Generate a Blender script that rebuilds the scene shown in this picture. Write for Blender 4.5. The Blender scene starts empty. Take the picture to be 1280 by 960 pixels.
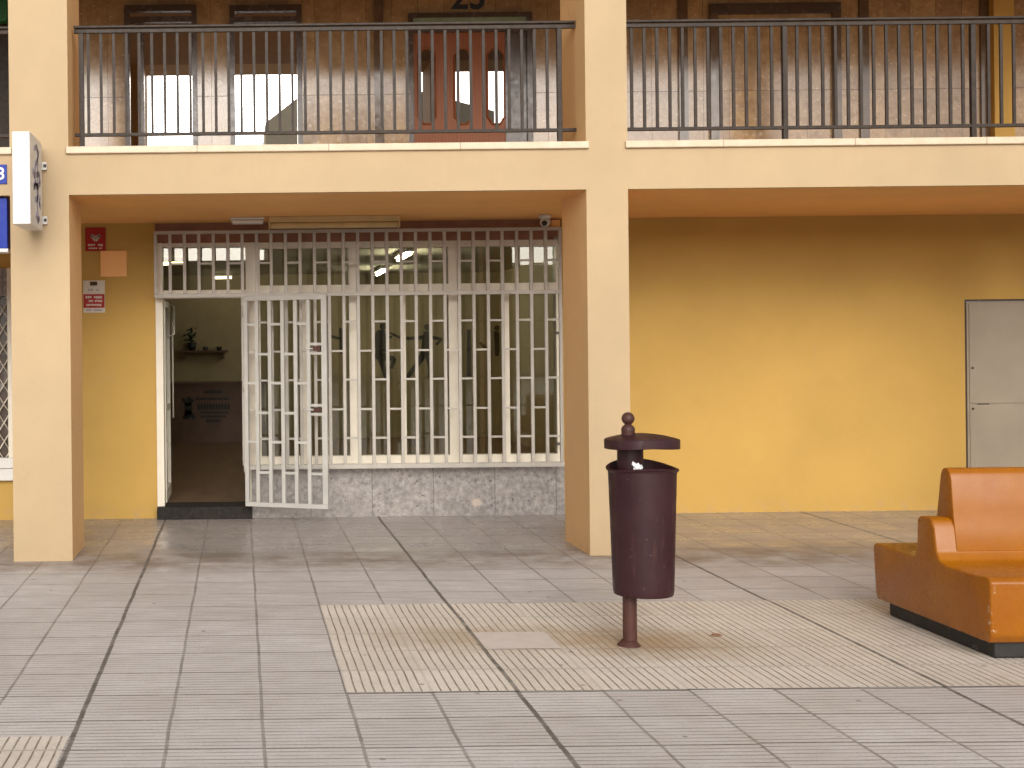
import bpy, bmesh, math, random
from mathutils import Vector, Matrix
random.seed(7)
R = math.radians
sc = bpy.context.scene
COL = sc.collection

# ------------------------------------------------------------------ camera
F, PX, PY, ROLL, H = 1590.0, 300.0, 430.0, 0.0105, 1.64
cam_d = bpy.data.cameras.new("camera")
cam = bpy.data.objects.new("camera", cam_d); COL.objects.link(cam)
cam.location = (0, 0, H)
cam.rotation_euler = (Matrix.Rotation(R(90), 4, 'X') @ Matrix.Rotation(-ROLL, 4, 'Z')).to_euler()
cam_d.sensor_fit = 'HORIZONTAL'; cam_d.sensor_width = 36.0
cam_d.lens = 36.0 * F / 1280
cam_d.shift_x = (640 - PX) / 1280
cam_d.shift_y = -(480 - PY) / 1280
cam_d.clip_start = 0.05; cam_d.clip_end = 3000
sc.camera = cam

# ------------------------------------------------------------------ light
SUN_EL, SUN_AZ = R(22), R(179)          # soft daylight from behind the camera, a little to the right
w = bpy.data.worlds.new("World"); sc.world = w; w.use_nodes = True
nt = w.node_tree; bg = nt.nodes["Background"]
sky = nt.nodes.new("ShaderNodeTexSky"); sky.sky_type = 'NISHITA'; sky.sun_disc = False
sky.sun_elevation = SUN_EL; sky.sun_rotation = SUN_AZ
sky.air_density = 1.0; sky.dust_density = 4.0; sky.ozone_density = 0.6
hs = nt.nodes.new("ShaderNodeHueSaturation"); hs.inputs["Saturation"].default_value = 0.22   # milky overcast sky
nt.links.new(sky.outputs[0], hs.inputs["Color"]); nt.links.new(hs.outputs[0], bg.inputs[0])
bg.inputs[1].default_value = 0.145
sl = bpy.data.lights.new("sun", 'SUN'); sl.energy = 1.0; sl.angle = R(50); sl.color = (1.0, 0.93, 0.84)
so = bpy.data.objects.new("sun", sl); COL.objects.link(so)
sdir = Vector((math.sin(SUN_AZ) * math.cos(SUN_EL), math.cos(SUN_AZ) * math.cos(SUN_EL), math.sin(SUN_EL)))
so.rotation_euler = sdir.to_track_quat('Z', 'Y').to_euler(); so.location = (0, -5, 20)
sc.view_settings.view_transform = 'Standard'; sc.view_settings.look = 'None'
sc.view_settings.gamma = 1.0; sc.view_settings.exposure = 0.42
sc.render.engine = 'CYCLES'
sc.cycles.use_denoising = True
sc.cycles.max_bounces = 10; sc.cycles.diffuse_bounces = 6; sc.cycles.glossy_bounces = 4
sc.cycles.transparent_max_bounces = 12; sc.cycles.caustics_reflective = False; sc.cycles.caustics_refractive = False

# ------------------------------------------------------------------ helpers
def P(x, y, D):
    """photo pixel (1280x960) at depth D -> world X, Z"""
    dx, dy = x - PX, y - PY
    c, s = math.cos(ROLL), math.sin(ROLL)
    u, v = dx * c - dy * s, dx * s + dy * c
    return u * D / F, H - v * D / F
def PXw(x, D, y=430): return P(x, y, D)[0]
def PZw(y, D, x=300): return P(x, y, D)[1]

class MB:
    def __init__(self): self.bm = bmesh.new()
    def box(self, x0, x1, y0, y1, z0, z1, bev=0.0, rot=None):
        b = bmesh.new()
        vs = [b.verts.new((x, y, z)) for x in (x0, x1) for y in (y0, y1) for z in (z0, z1)]
        for f in ((0,1,3,2),(4,6,7,5),(0,4,5,1),(2,3,7,6),(0,2,6,4),(1,5,7,3)):
            b.faces.new([vs[i] for i in f])
        bmesh.ops.recalc_face_normals(b, faces=b.faces)
        if bev > 0:
            bmesh.ops.bevel(b, geom=list(b.edges), offset=bev, segments=2, affect='EDGES', profile=0.5)
        if rot is not None:
            bmesh.ops.transform(b, matrix=rot, verts=b.verts)
        self.add(b); return self
    def add(self, b):
        me = bpy.data.meshes.new("tmp"); b.to_mesh(me); b.free()
        self.bm.from_mesh(me); bpy.data.meshes.remove(me)
    def tube(self, pts, r, n=10, caps=True):
        """swept round tube; r a number or one per point"""
        pts = [Vector(p) for p in pts]; rs = r if hasattr(r, '__len__') else [r] * len(pts)
        rings = []; prev = None
        for i, p in enumerate(pts):
            a = pts[max(i - 1, 0)]; c = pts[min(i + 1, len(pts) - 1)]
            d = (c - a).normalized()
            if prev is None:
                up = Vector((0, 0, 1)) if abs(d.z) < .9 else Vector((0, 1, 0))
                e1 = d.cross(up).normalized()
            else:
                e1 = (prev - d * prev.dot(d)).normalized()
            prev = e1; e2 = d.cross(e1)
            rings.append([self.bm.verts.new(p + (e1 * math.cos(t) + e2 * math.sin(t)) * rs[i])
                          for t in [2 * math.pi * k / n for k in range(n)]])
        for A, B in zip(rings, rings[1:]):
            for k in range(n):
                f = self.bm.faces.new((A[k], A[(k+1) % n], B[(k+1) % n], B[k])); f.smooth = True
        if caps:
            self.bm.faces.new(rings[0][::-1]); self.bm.faces.new(rings[-1])
        return self
    def lathe(self, cx, cy, prof, n=40, dz=None, close=False):
        """prof: list of (r, z); dz(theta, r) added to z"""
        rings = []
        for r, z in prof:
            if r < 1e-5:
                rings.append([self.bm.verts.new((cx, cy, z + (dz(0, 0) if dz else 0)))])
            else:
                rings.append([self.bm.verts.new((cx + r*math.cos(t), cy + r*math.sin(t), z + (dz(t, r) if dz else 0)))
                              for t in [2*math.pi*k/n for k in range(n)]])
        for A, B in zip(rings, rings[1:]):
            for k in range(n):
                k2 = (k + 1) % n
                if len(A) == 1 and len(B) == 1: continue
                if len(A) == 1: f = self.bm.faces.new((A[0], B[k2], B[k]))
                elif len(B) == 1: f = self.bm.faces.new((A[k], A[k2], B[0]))
                else: f = self.bm.faces.new((A[k], A[k2], B[k2], B[k]))
                f.smooth = True
        return self
    def prism(self, poly, axis, a0, a1, bev=0.0, seg=2):
        """extrude a 2D polygon; axis 'x': poly=(y,z), 'y': poly=(x,z), 'z': poly=(x,y)"""
        b = bmesh.new()
        def mk(p, a):
            return {'x': (a, p[0], p[1]), 'y': (p[0], a, p[1]), 'z': (p[0], p[1], a)}[axis]
        A = [b.verts.new(mk(p, a0)) for p in poly]; B = [b.verts.new(mk(p, a1)) for p in poly]
        n = len(poly)
        b.faces.new(A); b.faces.new(B[::-1])
        for k in range(n): b.faces.new((A[k], B[k], B[(k+1) % n], A[(k+1) % n]))
        bmesh.ops.recalc_face_normals(b, faces=b.faces)
        if bev > 0:
            es = [e for e in b.edges if (len(e.link_faces) == 2 and e.calc_face_angle(0) > 0.45)]
            bmesh.ops.bevel(b, geom=es, offset=bev, segments=seg, affect='EDGES', profile=0.5)
        bmesh.ops.triangulate(b, faces=[f for f in b.faces if len(f.verts) > 4])
        self.add(b); return self
    def build(self, name, m, parent=None, smooth=False, origin=None):
        bm = self.bm
        bmesh.ops.recalc_face_normals(bm, faces=bm.faces)
        off = Vector((0, 0, 0))
        if parent is not None:
            q = parent
            while q.parent is not None: q = q.parent
            off = Vector(q.location)
        elif origin is not None: off = Vector(origin)
        if off.length > 0: bmesh.ops.translate(bm, verts=bm.verts, vec=-off)
        me = bpy.data.meshes.new(name); bm.to_mesh(me); bm.free()
        if smooth:
            me.shade_smooth()
            try: me.set_sharp_from_angle(angle=R(35))
            except Exception: pass
        o = bpy.data.objects.new(name, me); COL.objects.link(o)
        if m is not None: me.materials.append(m)
        if parent is not None: o.parent = parent
        elif origin is not None: o.location = origin
        return o

def tag(o, label, cat, group=None):
    o["label"] = label; o["category"] = cat
    if group: o["group"] = group
    return o
def thing(name, label, cat, loc=(0, 0, 0), group=None):
    o = bpy.data.objects.new(name, None); COL.objects.link(o); o.location = loc; o.empty_display_size = .2
    return tag(o, label, cat, group)
def struct(o, kind='structure'): o["kind"] = kind; return o
def text_mesh(txt, size, name, m, parent, loc, rot, depth=.004, sx=1.0):
    cu = bpy.data.curves.new(name, 'FONT'); cu.body = txt; cu.size = size; cu.extrude = depth / 2
    cu.align_x = 'CENTER'; cu.align_y = 'CENTER'; cu.offset = size * .018
    t = bpy.data.objects.new("tmp", cu); COL.objects.link(t)
    dg = bpy.context.evaluated_depsgraph_get(); dg.update()
    me = bpy.data.meshes.new_from_object(t.evaluated_get(dg)); bpy.data.objects.remove(t); bpy.data.curves.remove(cu)
    q = parent
    while q.parent is not None: q = q.parent
    me.transform(Matrix.Translation(Vector(loc) - Vector(q.location)) @ rot.to_matrix().to_4x4() @ Matrix.Diagonal((sx, 1, 1, 1)))
    me.name = name; me.materials.clear(); me.materials.append(m)
    o = bpy.data.objects.new(name, me); COL.objects.link(o); o.parent = parent
    return o
from mathutils import Euler
FACE = Euler((R(90), 0, 0))         # text facing the camera (-Y)

# ------------------------------------------------------------------ materials
class NG:
    """tiny node-graph helper"""
    def __init__(self, name):
        self.m = bpy.data.materials.new(name); self.m.use_nodes = True
        self.t = self.m.node_tree; self.b = self.t.nodes["Principled BSDF"]; self.out = self.t.nodes["Material Output"]
        self.geo = None
    def n(self, typ, **kw):
        x = self.t.nodes.new(typ)
        for k, v in kw.items(): setattr(x, k, v)
        return x
    def l(self, a, b): self.t.links.new(a, b)
    def pos(self):
        if self.geo is None: self.geo = self.n("ShaderNodeNewGeometry")
        return self.geo.outputs["Position"]
    def math(self, op, a, b=None, c=None, clamp=False):
        x = self.n("ShaderNodeMath", operation=op, use_clamp=clamp)
        for i, v in enumerate((a, b, c)):
            if v is None: continue
            if hasattr(v, 'is_output'): self.l(v, x.inputs[i])
            else: x.inputs[i].default_value = v
        return x.outputs[0]
    def step(self, v, lo, hi):
        x = self.n("ShaderNodeMapRange", interpolation_type='SMOOTHSTEP', clamp=True)
        self.l(v, x.inputs["Value"]); x.inputs["From Min"].default_value = lo; x.inputs["From Max"].default_value = hi
        return x.outputs[0]
    def remap(self, v, a, b, c, d):
        x = self.n("ShaderNodeMapRange", clamp=True)
        self.l(v, x.inputs["Value"])
        for k, q in zip(("From Min", "From Max", "To Min", "To Max"), (a, b, c, d)): x.inputs[k].default_value = q
        return x.outputs[0]
    def noise(self, scale, detail=4, rough=.55, vec=None, sc3=None):
        x = self.n("ShaderNodeTexNoise"); x.inputs["Scale"].default_value = scale
        x.inputs["Detail"].default_value = detail; x.inputs["Roughness"].default_value = rough
        v = vec or self.pos()
        if sc3 is not None:
            mp = self.n("ShaderNodeMapping"); mp.inputs["Scale"].default_value = sc3; self.l(v, mp.inputs[0]); v = mp.outputs[0]
        self.l(v, x.inputs["Vector"]); return x.outputs["Fac"]
    def mix(self, f, a, b, mode='MIX'):
        x = self.n("ShaderNodeMix", data_type='RGBA', blend_type=mode)
        x.clamp_factor = True
        for sock, v in ((x.inputs[0], f), (x.inputs[6], a), (x.inputs[7], b)):
            if hasattr(v, 'is_output'): self.l(v, sock)
            elif isinstance(v, (int, float)): sock.default_value = v
            else: sock.default_value = (*v, 1)
        return x.outputs[2]
    def bump(self, h, strength, dist=.01):
        x = self.n("ShaderNodeBump"); x.inputs["Strength"].default_value = strength; x.inputs["Distance"].default_value = dist
        self.l(h, x.inputs["Height"]); self.l(x.outputs[0], self.b.inputs["Normal"]); return x
    def base(self, c):
        if hasattr(c, 'is_output'): self.l(c, self.b.inputs["Base Color"])
        else: self.b.inputs["Base Color"].default_value = (*c, 1)
    def set(self, k, v):
        if hasattr(v, 'is_output'): self.l(v, self.b.inputs[k])
        else: self.b.inputs[k].default_value = v

def plain(name, c, rough=.5, metal=0.0, var=.12, scale=6, bump=0.0, spec=.5, c2=None, bscale=60):
    g = NG(name)
    f = g.noise(scale, 5)
    hi = tuple(min(1, x * (1 + var)) for x in c); lo = tuple(x * (1 - var) for x in c)
    if c2 is not None: lo, hi = c2, c
    g.base(g.mix(g.remap(f, .3, .7, 0, 1), lo, hi))
    g.set("Roughness", g.remap(g.noise(scale * 2.3, 3), .3, .7, max(.02, rough - .07), min(1, rough + .07)))
    g.set("Metallic", metal); g.set("Specular IOR Level", spec)
    if bump > 0: g.bump(g.noise(bscale, 4), bump, .004)
    return g.m

def paint_wall(name, c, var=.065, dirt=(.45, .30, .18)):
    g = NG(name)
    f = g.noise(.9, 5, .6); f2 = g.noise(9, 4, .6)
    lo = tuple(x * (1 - var * 1.4) for x in c); hi = tuple(min(1, x * (1 + var)) for x in c)
    col = g.mix(g.remap(f, .3, .7, 0, 1), lo, hi)
    col = g.mix(g.remap(f2, .55, .8, 0, .10), col, tuple(x * .8 for x in c))
    # scuffs and splash marks low down, faint drip streaks
    sep = g.n("ShaderNodeSeparateXYZ"); g.l(g.pos(), sep.inputs[0])
    low = g.math('MULTIPLY', g.remap(sep.outputs[2], 0.0, .16, 1, 0), g.step(g.noise(14, 4, .6), .48, .66))
    col = g.mix(g.math('MULTIPLY', low, .45), col, dirt)
    drip = g.step(g.noise(1, 4, .6, sc3=(5.5, 5.5, .35)), .60, .78)
    col = g.mix(g.math('MULTIPLY', drip, .10), col, dirt)
    run = g.math('MULTIPLY', g.step(g.noise(1, 5, .65, sc3=(11, 11, .5)), .50, .72), g.math('MULTIPLY', g.remap(sep.outputs[2], 2.80, 3.10, 0, 1), g.remap(sep.outputs[2], 3.12, 3.14, 1, 0)))
    col = g.mix(g.math('MULTIPLY', run, .30), col, dirt)
    vo = g.n("ShaderNodeTexVoronoi", feature='DISTANCE_TO_EDGE'); vo.inputs["Scale"].default_value = .55
    wv = g.n("ShaderNodeVectorMath", operation='ADD'); nz = g.n("ShaderNodeTexNoise"); nz.inputs["Scale"].default_value = 2.2; nz.inputs["Detail"].default_value = 6
    g.l(g.pos(), nz.inputs["Vector"]); sc_ = g.n("ShaderNodeVectorMath", operation='SCALE'); g.l(nz.outputs["Color"], sc_.inputs[0]); sc_.inputs["Scale"].default_value = .9
    g.l(g.pos(), wv.inputs[0]); g.l(sc_.outputs[0], wv.inputs[1]); g.l(wv.outputs[0], vo.inputs["Vector"])
    crack = g.math('MULTIPLY', g.step(vo.outputs["Distance"], .0032, .0012), g.step(g.noise(.7, 2), .52, .60))
    col = g.mix(g.math('MULTIPLY', crack, .30), col, dirt)
    sp = g.step(g.noise(26, 2, .5), .72, .78)
    col = g.mix(g.math('MULTIPLY', sp, .25), col, dirt)
    g.base(col); g.set("Roughness", .72); g.set("Specular IOR Level", .3)
    h = g.math('ADD', g.noise(120, 3), g.math('MULTIPLY', g.noise(5, 4), 2.5))
    g.bump(h, .16, .006)
    return g.m

M = {}
M['facade'] = paint_wall("cream_plaster", (.465, .342, .202))
M['yellow'] = paint_wall("yellow_plaster", (.50, .312, .080))
M['soffit'] = paint_wall("soffit_plaster", (.82, .45, .16))
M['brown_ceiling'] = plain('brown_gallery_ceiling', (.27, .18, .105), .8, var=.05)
M['opp'] = plain('tan_render', (.90, .75, .52), .85, var=.06)
M['leaf'] = plain('dark_leaf', (.012, .026, .010), .6)
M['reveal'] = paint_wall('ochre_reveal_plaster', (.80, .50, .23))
M['camera_white'] = plain('camera_white', (.50, .48, .44), .4)
M['strip'] = plain('brown_stone_strip', (.115, .074, .043), .13, var=.2, spec=.6)
M['white'] = plain("white_enamel", (.66, .645, .61), .35, var=.03)
M['cream_frame'] = plain("cream_aluminium", (.72, .66, .54), .4, var=.05)
M['grille'] = plain("grey_grille_paint", (.40, .37, .325), .42, var=.10, bump=.08)
M['gate'] = plain("grey_gate_paint", (.43, .42, .39), .4, var=.08, bump=.08)
M['rail'] = plain("dark_iron_paint", (.038, .027, .020), .5, var=.3, bump=.15, scale=18, spec=.22)
M['dark'] = plain("dark_wood", (.066, .042, .027), .24, var=.2, spec=.5)
M['lintel'] = plain("brown_lintel", (.27, .125, .072), .6, var=.15)
M['black'] = plain("black_paint", (.012, .011, .012), .5)
M['red'] = plain("red_enamel", (.33, .016, .013), .45, var=.06, spec=.3)
M['blue'] = plain("blue_enamel", (.006, .030, .30), .35, var=.05, spec=.2)
M['green'] = plain("green_enamel", (.02, .16, .05), .4)
M['plaque'] = plain("orange_patch", (.90, .50, .21), .7, var=.02, spec=.1)
M['ink'] = plain("grey_ink", (.27, .25, .33), .5)
M['door_grey'] = plain("grey_door_paint", (.29, .24, .175), .5, var=.10, scale=2.5, bump=.05)
M['sticker'] = plain("white_sticker", (.62, .56, .48), .5, var=.04)
M['orange'] = None
M['batten'] = plain("dusty_batten", (.52, .39, .18), .5)
M['int_wall'] = plain("olive_interior", (.38, .31, .185), .7, var=.06)
M['int_ceil'] = plain("interior_ceiling", (.45, .42, .34), .7)
M['desk'] = plain("brown_desk", (.13, .07, .045), .45, var=.15)
M['threshold'] = plain("dark_threshold", (.020, .017, .014), .7, var=.5, scale=25, bump=.4, spec=.2)
M['wood'] = None
M['paper'] = plain("paper", (.75, .77, .78), .7)

def stone_wall():
    g = NG("polished_stone_cladding")
    sep = g.n("ShaderNodeSeparateXYZ"); g.l(g.pos(), sep.inputs[0])
    X, Z = sep.outputs[0], sep.outputs[2]
    u = g.math('DIVIDE', X, .285); v = g.math('DIVIDE', g.math('SUBTRACT', Z, 4.37), 1.16)
    fu = g.math('ABSOLUTE', g.math('SUBTRACT', g.math('FRACT', u), .5))
    fv = g.math('ABSOLUTE', g.math('SUBTRACT', g.math('FRACT', v), .5))
    j = g.math('MAXIMUM', g.step(fu, .489, .496), g.step(fv, .4965, .4985))
    wn = g.n("ShaderNodeTexWhiteNoise", noise_dimensions='2D')
    cmb = g.n("ShaderNodeCombineXYZ"); g.l(g.math('FLOOR', u), cmb.inputs[0]); g.l(g.math('FLOOR', v), cmb.inputs[1])
    g.l(cmb.outputs[0], wn.inputs["Vector"])
    n1 = g.noise(7, 8, .7); n2 = g.noise(22, 6, .65)
    c = g.mix(g.remap(n1, .3, .7, 0, 1), (.26, .155, .066), (.52, .35, .17))
    c = g.mix(g.step(n2, .56, .70), c, (.68, .51, .31))
    c = g.mix(g.math('MULTIPLY', g.step(n2, .40, .30), .6), c, (.10, .06, .034))
    c = g.mix(g.remap(wn.outputs["Value"], 0, 1, 0, .38), c, (.13, .085, .05))
    c = g.mix(g.math('MULTIPLY', j, .75), c, (.03, .02, .014))
    g.base(c); g.set("Roughness", g.remap(n2, .3, .7, .09, .2)); g.set("IOR", 1.6)
    g.bump(g.math('ADD', g.math('MULTIPLY', j, -1), g.math('MULTIPLY', g.noise(2.2, 2), .35)), .12, .004)
    return g.m
M['stone'] = stone_wall()

DW_ = 11.99
def granite():
    g = NG("grey_granite_slab")
    sep = g.n("ShaderNodeSeparateXYZ"); g.l(g.pos(), sep.inputs[0])
    n1 = g.noise(21, 8, .72); n2 = g.noise(7, 5, .6)
    c = g.mix(g.remap(n1, .34, .66, 0, 1), (.14, .125, .122), (.40, .37, .345))
    c = g.mix(g.remap(n2, .45, .75, 0, .5), c, (.36, .31, .27))
    c = g.mix(g.step(g.noise(26, 4, .6), .63, .68), c, (.07, .062, .064))
    c = g.mix(g.math('MULTIPLY', g.step(g.noise(24, 3, .5), .66, .76), .6), c, (.50, .45, .40))
    c = g.mix(g.remap(g.noise(5, 5, .65), .40, .62, 0, .45), c, (.17, .155, .15))
    u = g.math('DIVIDE', g.math('SUBTRACT', sep.outputs[0], 1.232), .578)
    fu = g.math('ABSOLUTE', g.math('SUBTRACT', g.math('FRACT', u), .5))
    j = g.step(fu, .491, .497)
    c = g.mix(g.math('MULTIPLY', j, .75), c, (.08, .07, .065))
    ddx = g.math('SUBTRACT', sep.outputs[0], P(596, 628, DW_)[0]); ddz = g.math('MULTIPLY', g.math('SUBTRACT', sep.outputs[2], P(596, 628, DW_)[1]), 1.3)
    dd = g.math('SQRT', g.math('ADD', g.math('MULTIPLY', ddx, ddx), g.math('MULTIPLY', ddz, ddz)))
    c = g.mix(g.math('MULTIPLY', g.step(g.math('ADD', dd, g.math('MULTIPLY', g.noise(30, 3), .05)), .085, .06), .8), c, (.52, .42, .35))
    g.base(c); g.set("Roughness", .5); g.bump(n1, .2, .004)
    return g.m
M['granite'] = granite()

def sill_stone():
    g = NG("marble_coping")
    sep = g.n("ShaderNodeSeparateXYZ"); g.l(g.pos(), sep.inputs[0])
    fu = g.math('ABSOLUTE', g.math('SUBTRACT', g.math('FRACT', g.math('DIVIDE', g.math('ADD', sep.outputs[0], .31), 1.0)), .5))
    c = g.mix(g.remap(g.noise(9, 6), .3, .7, 0, 1), (.56, .43, .29), (.64, .52, .38))
    c = g.mix(g.math('MULTIPLY', g.step(fu, .494, .498), .7), c, (.25, .16, .09))
    c = g.mix(g.math('MULTIPLY', g.step(g.noise(18, 4), .58, .75), .35), c, (.42, .28, .17))
    g.base(c); g.set("Roughness", .45); return g.m
M['sill'] = sill_stone()

def paving(name, cream=False):
    g = NG(name)
    sep = g.n("ShaderNodeSeparateXYZ"); g.l(g.pos(), sep.inputs[0])
    X, Y = sep.outputs[0], sep.outputs[1]
    u = g.math('DIVIDE', g.math('SUBTRACT', X, .482), .4)
    # slightly wavy hand-laid joints
    wob = g.math('MULTIPLY', g.math('SUBTRACT', g.noise(1.7, 2), .5), .045)
    u = g.math('ADD', u, wob)
    cu = g.math('FLOOR', u)
    w1 = g.n("ShaderNodeTexWhiteNoise", noise_dimensions='1D'); g.l(cu, w1.inputs["W"])
    v = g.math('DIVIDE', g.math('SUBTRACT', Y, 5.95), .4)
    v = g.math('ADD', v, g.math('MULTIPLY', g.math('SUBTRACT', w1.outputs["Value"], .5), .02 if cream else .05))
    cv = g.math('FLOOR', v)
    fu = g.math('FRACT', u); fv = g.math('FRACT', v)
    du = g.math('ABSOLUTE', g.math('SUBTRACT', fu, .5)); dv = g.math('ABSOLUTE', g.math('SUBTRACT', fv, .5))
    cmb = g.n("ShaderNodeCombineXYZ"); g.l(cu, cmb.inputs[0]); g.l(cv, cmb.inputs[1])
    wn = g.n("ShaderNodeTexWhiteNoise", noise_dimensions='2D'); g.l(cmb.outputs[0], wn.inputs["Vector"])
    rnd = wn.outputs["Value"]
    edge = g.noise(40, 3, .6)                          # ragged joint edges
    ej = g.math('MULTIPLY', g.math('SUBTRACT', edge, .5), .012)
    ju = g.step(g.math('ADD', du, ej), .477, .486)
    jv = g.step(g.math('ADD', dv, ej), .475, .486)
    # every fifth joint along the depth is a wide expansion joint
    k5 = g.math('ABSOLUTE', g.math('SUBTRACT', g.math('FRACT', g.math('ADD', g.math('DIVIDE', g.math('SUBTRACT', u, 2.0), 5.0), .5)), .5))
    thick = g.step(g.math('ADD', k5, g.math('MULTIPLY', ej, .4)), .0068, .0050)
    nl = g.noise(.8, 5, .6); nm = g.noise(6, 5, .62); nf = g.noise(70, 4, .6)
    # ribs: nine grooves to a tile
    rib_co = fu if cream else fv
    rf = g.math('ABSOLUTE', g.math('SUBTRACT', g.math('FRACT', g.math('MULTIPLY', rib_co, 9.0)), .5))
    if cream:
        groove = g.step(rf, .37, .45)
        edge_off = g.step(g.math('ABSOLUTE', g.math('SUBTRACT', rib_co, .5)), .468, .455)   # smooth margin of each tile
        groove = g.math('MULTIPLY', groove, edge_off)
        gap = g.step(g.math('ABSOLUTE', g.math('SUBTRACT', fv, .5)), .49, .47)
        groove = g.math('MULTIPLY', groove, gap)
        wear = g.remap(g.noise(9, 4), .3, .6, .55, 1)
        base = g.mix(rnd, (.74, .665, .575), (.82, .745, .66))
        plainish = g.step(wn.outputs["Color"], 2, 3)
        groove_col = (.17, .135, .10)
        gf = g.math('MULTIPLY', g.math('MULTIPLY', groove, wear), .95)
    else:
        groove = g.step(rf, .33, .44)
        stretch = g.noise(1, 5, .65, sc3=(3.2, 26, 1))
        wear = g.remap(stretch, .36, .56, .18, 1)
        base = g.mix(rnd, (.60, .57, .56), (.68, .65, .64))
        groove_col = (.20, .17, .15)
        gf = g.math('MULTIPLY', g.math('MULTIPLY', groove, wear), .78)
    c = g.mix(g.remap(nm, .3, .7, 0, .30), base, (.36, .31, .275) if not cream else (.47, .39, .30))
    c = g.mix(g.remap(nf, .40, .70, 0, .30), c, (.28, .25, .23))
    c = g.mix(g.step(g.noise(130, 2, .5), .60, .72), c, (.66, .62, .58))
    c = g.mix(g.remap(nl, .42, .70, 0, .32), c, (.34, .285, .235))
    c = g.mix(gf, c, groove_col)
    # dirt washed against the foot of the columns (drip line of the building)
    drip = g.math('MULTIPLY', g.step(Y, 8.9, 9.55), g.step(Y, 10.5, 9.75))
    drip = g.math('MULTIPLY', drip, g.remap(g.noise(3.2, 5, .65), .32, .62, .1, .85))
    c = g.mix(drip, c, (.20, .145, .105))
    # the arcade floor: shade of the recess painted into the tile colour
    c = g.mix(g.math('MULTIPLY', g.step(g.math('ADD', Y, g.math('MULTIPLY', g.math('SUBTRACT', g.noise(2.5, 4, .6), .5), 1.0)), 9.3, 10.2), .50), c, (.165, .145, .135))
    # rust stain round the foot of the litter bin
    bx, by = P(790, 806, 6.81)[0] + .10, 6.86
    ddx = g.math('MULTIPLY', g.math('SUBTRACT', X, bx), .75); ddy = g.math('SUBTRACT', Y, by)
    dist = g.math('SQRT', g.math('ADD', g.math('MULTIPLY', ddx, ddx), g.math('MULTIPLY', ddy, ddy)))
    dist = g.math('ADD', dist, g.math('MULTIPLY', g.math('SUBTRACT', g.noise(7, 5, .6), .5), .5))
    c = g.mix(g.math('MULTIPLY', g.step(dist, .55, .02), .75), c, (.33, .215, .115))
    bx2 = 1.42
    ddx = g.math('MULTIPLY', g.math('SUBTRACT', X, bx2), .45); ddy = g.math('SUBTRACT', Y, 7.05)
    dist = g.math('SQRT', g.math('ADD', g.math('MULTIPLY', ddx, ddx), g.math('MULTIPLY', ddy, ddy)))
    dist = g.math('ADD', dist, g.math('MULTIPLY', g.math('SUBTRACT', g.noise(5, 5, .6), .5), .6))
    c = g.mix(g.math('MULTIPLY', g.step(dist, .45, .05), .55), c, (.36, .25, .14))
    # gum and spots
    vo = g.n("ShaderNodeTexVoronoi"); vo.inputs["Scale"].default_value = 3.9; g.l(g.pos(), vo.inputs["Vector"])
    spot = g.step(g.math('ADD', vo.outputs["Distance"], g.math('MULTIPLY', edge, .03)), .085, .055)
    c = g.mix(g.math('MULTIPLY', spot, .6), c, (.11, .095, .085))
    # joints
    jn = g.remap(g.noise(5, 4, .6), .3, .65, .55, 1)
    ju2 = g.math('MULTIPLY', ju, jn); jv2 = g.math('MULTIPLY', jv, jn)
    if cream: ju2 = g.math('MULTIPLY', ju2, .35); jv2 = g.math('MULTIPLY', jv2, .45)
    jm = g.math('MAXIMUM', g.math('MULTIPLY', ju2, .78), jv2)
    c = g.mix(g.math('MULTIPLY', jm, .92), c, g.mix(g.noise(25, 3), (.10, .085, .07), (.19, .165, .14)))
    c = g.mix(g.math('MULTIPLY', thick, g.remap(g.noise(9, 4), .3, .6, .45, .95)), c, g.mix(g.noise(30, 3), (.065, .055, .045), (.17, .145, .12)))
    g.base(c)
    # smooth worn terrazzo under the arcade, rough ribbed tile outside
    inside = g.step(g.math('ADD', Y, g.math('MULTIPLY', g.math('SUBTRACT', g.noise(2.5, 4, .6), .5), 1.2)), 9.35, 10.3)
    ro = g.remap(g.noise(4, 4), .3, .7, .50, .68)
    ri = g.remap(g.noise(3, 4), .3, .7, .20, .40)
    rr = g.n("ShaderNodeMix"); g.l(inside, rr.inputs[0]); g.l(ro, rr.inputs[2]); g.l(ri, rr.inputs[3])
    rough = g.math('MAXIMUM', rr.outputs[0], g.math('MULTIPLY', g.math('MAXIMUM', jm, thick), .8))
    g.set("Roughness", rough)
    hgt = g.math('SUBTRACT', g.math('MULTIPLY', nf, .12), g.math('MAXIMUM', g.math('MAXIMUM', jm, thick), gf))
    g.bump(g.math('MULTIPLY', hgt, g.remap(inside, 0, 1, 1, .15)), .45, .006)
    return g.m
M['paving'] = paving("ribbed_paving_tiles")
M['tactile'] = paving("cream_ribbed_tiles", True)

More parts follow.
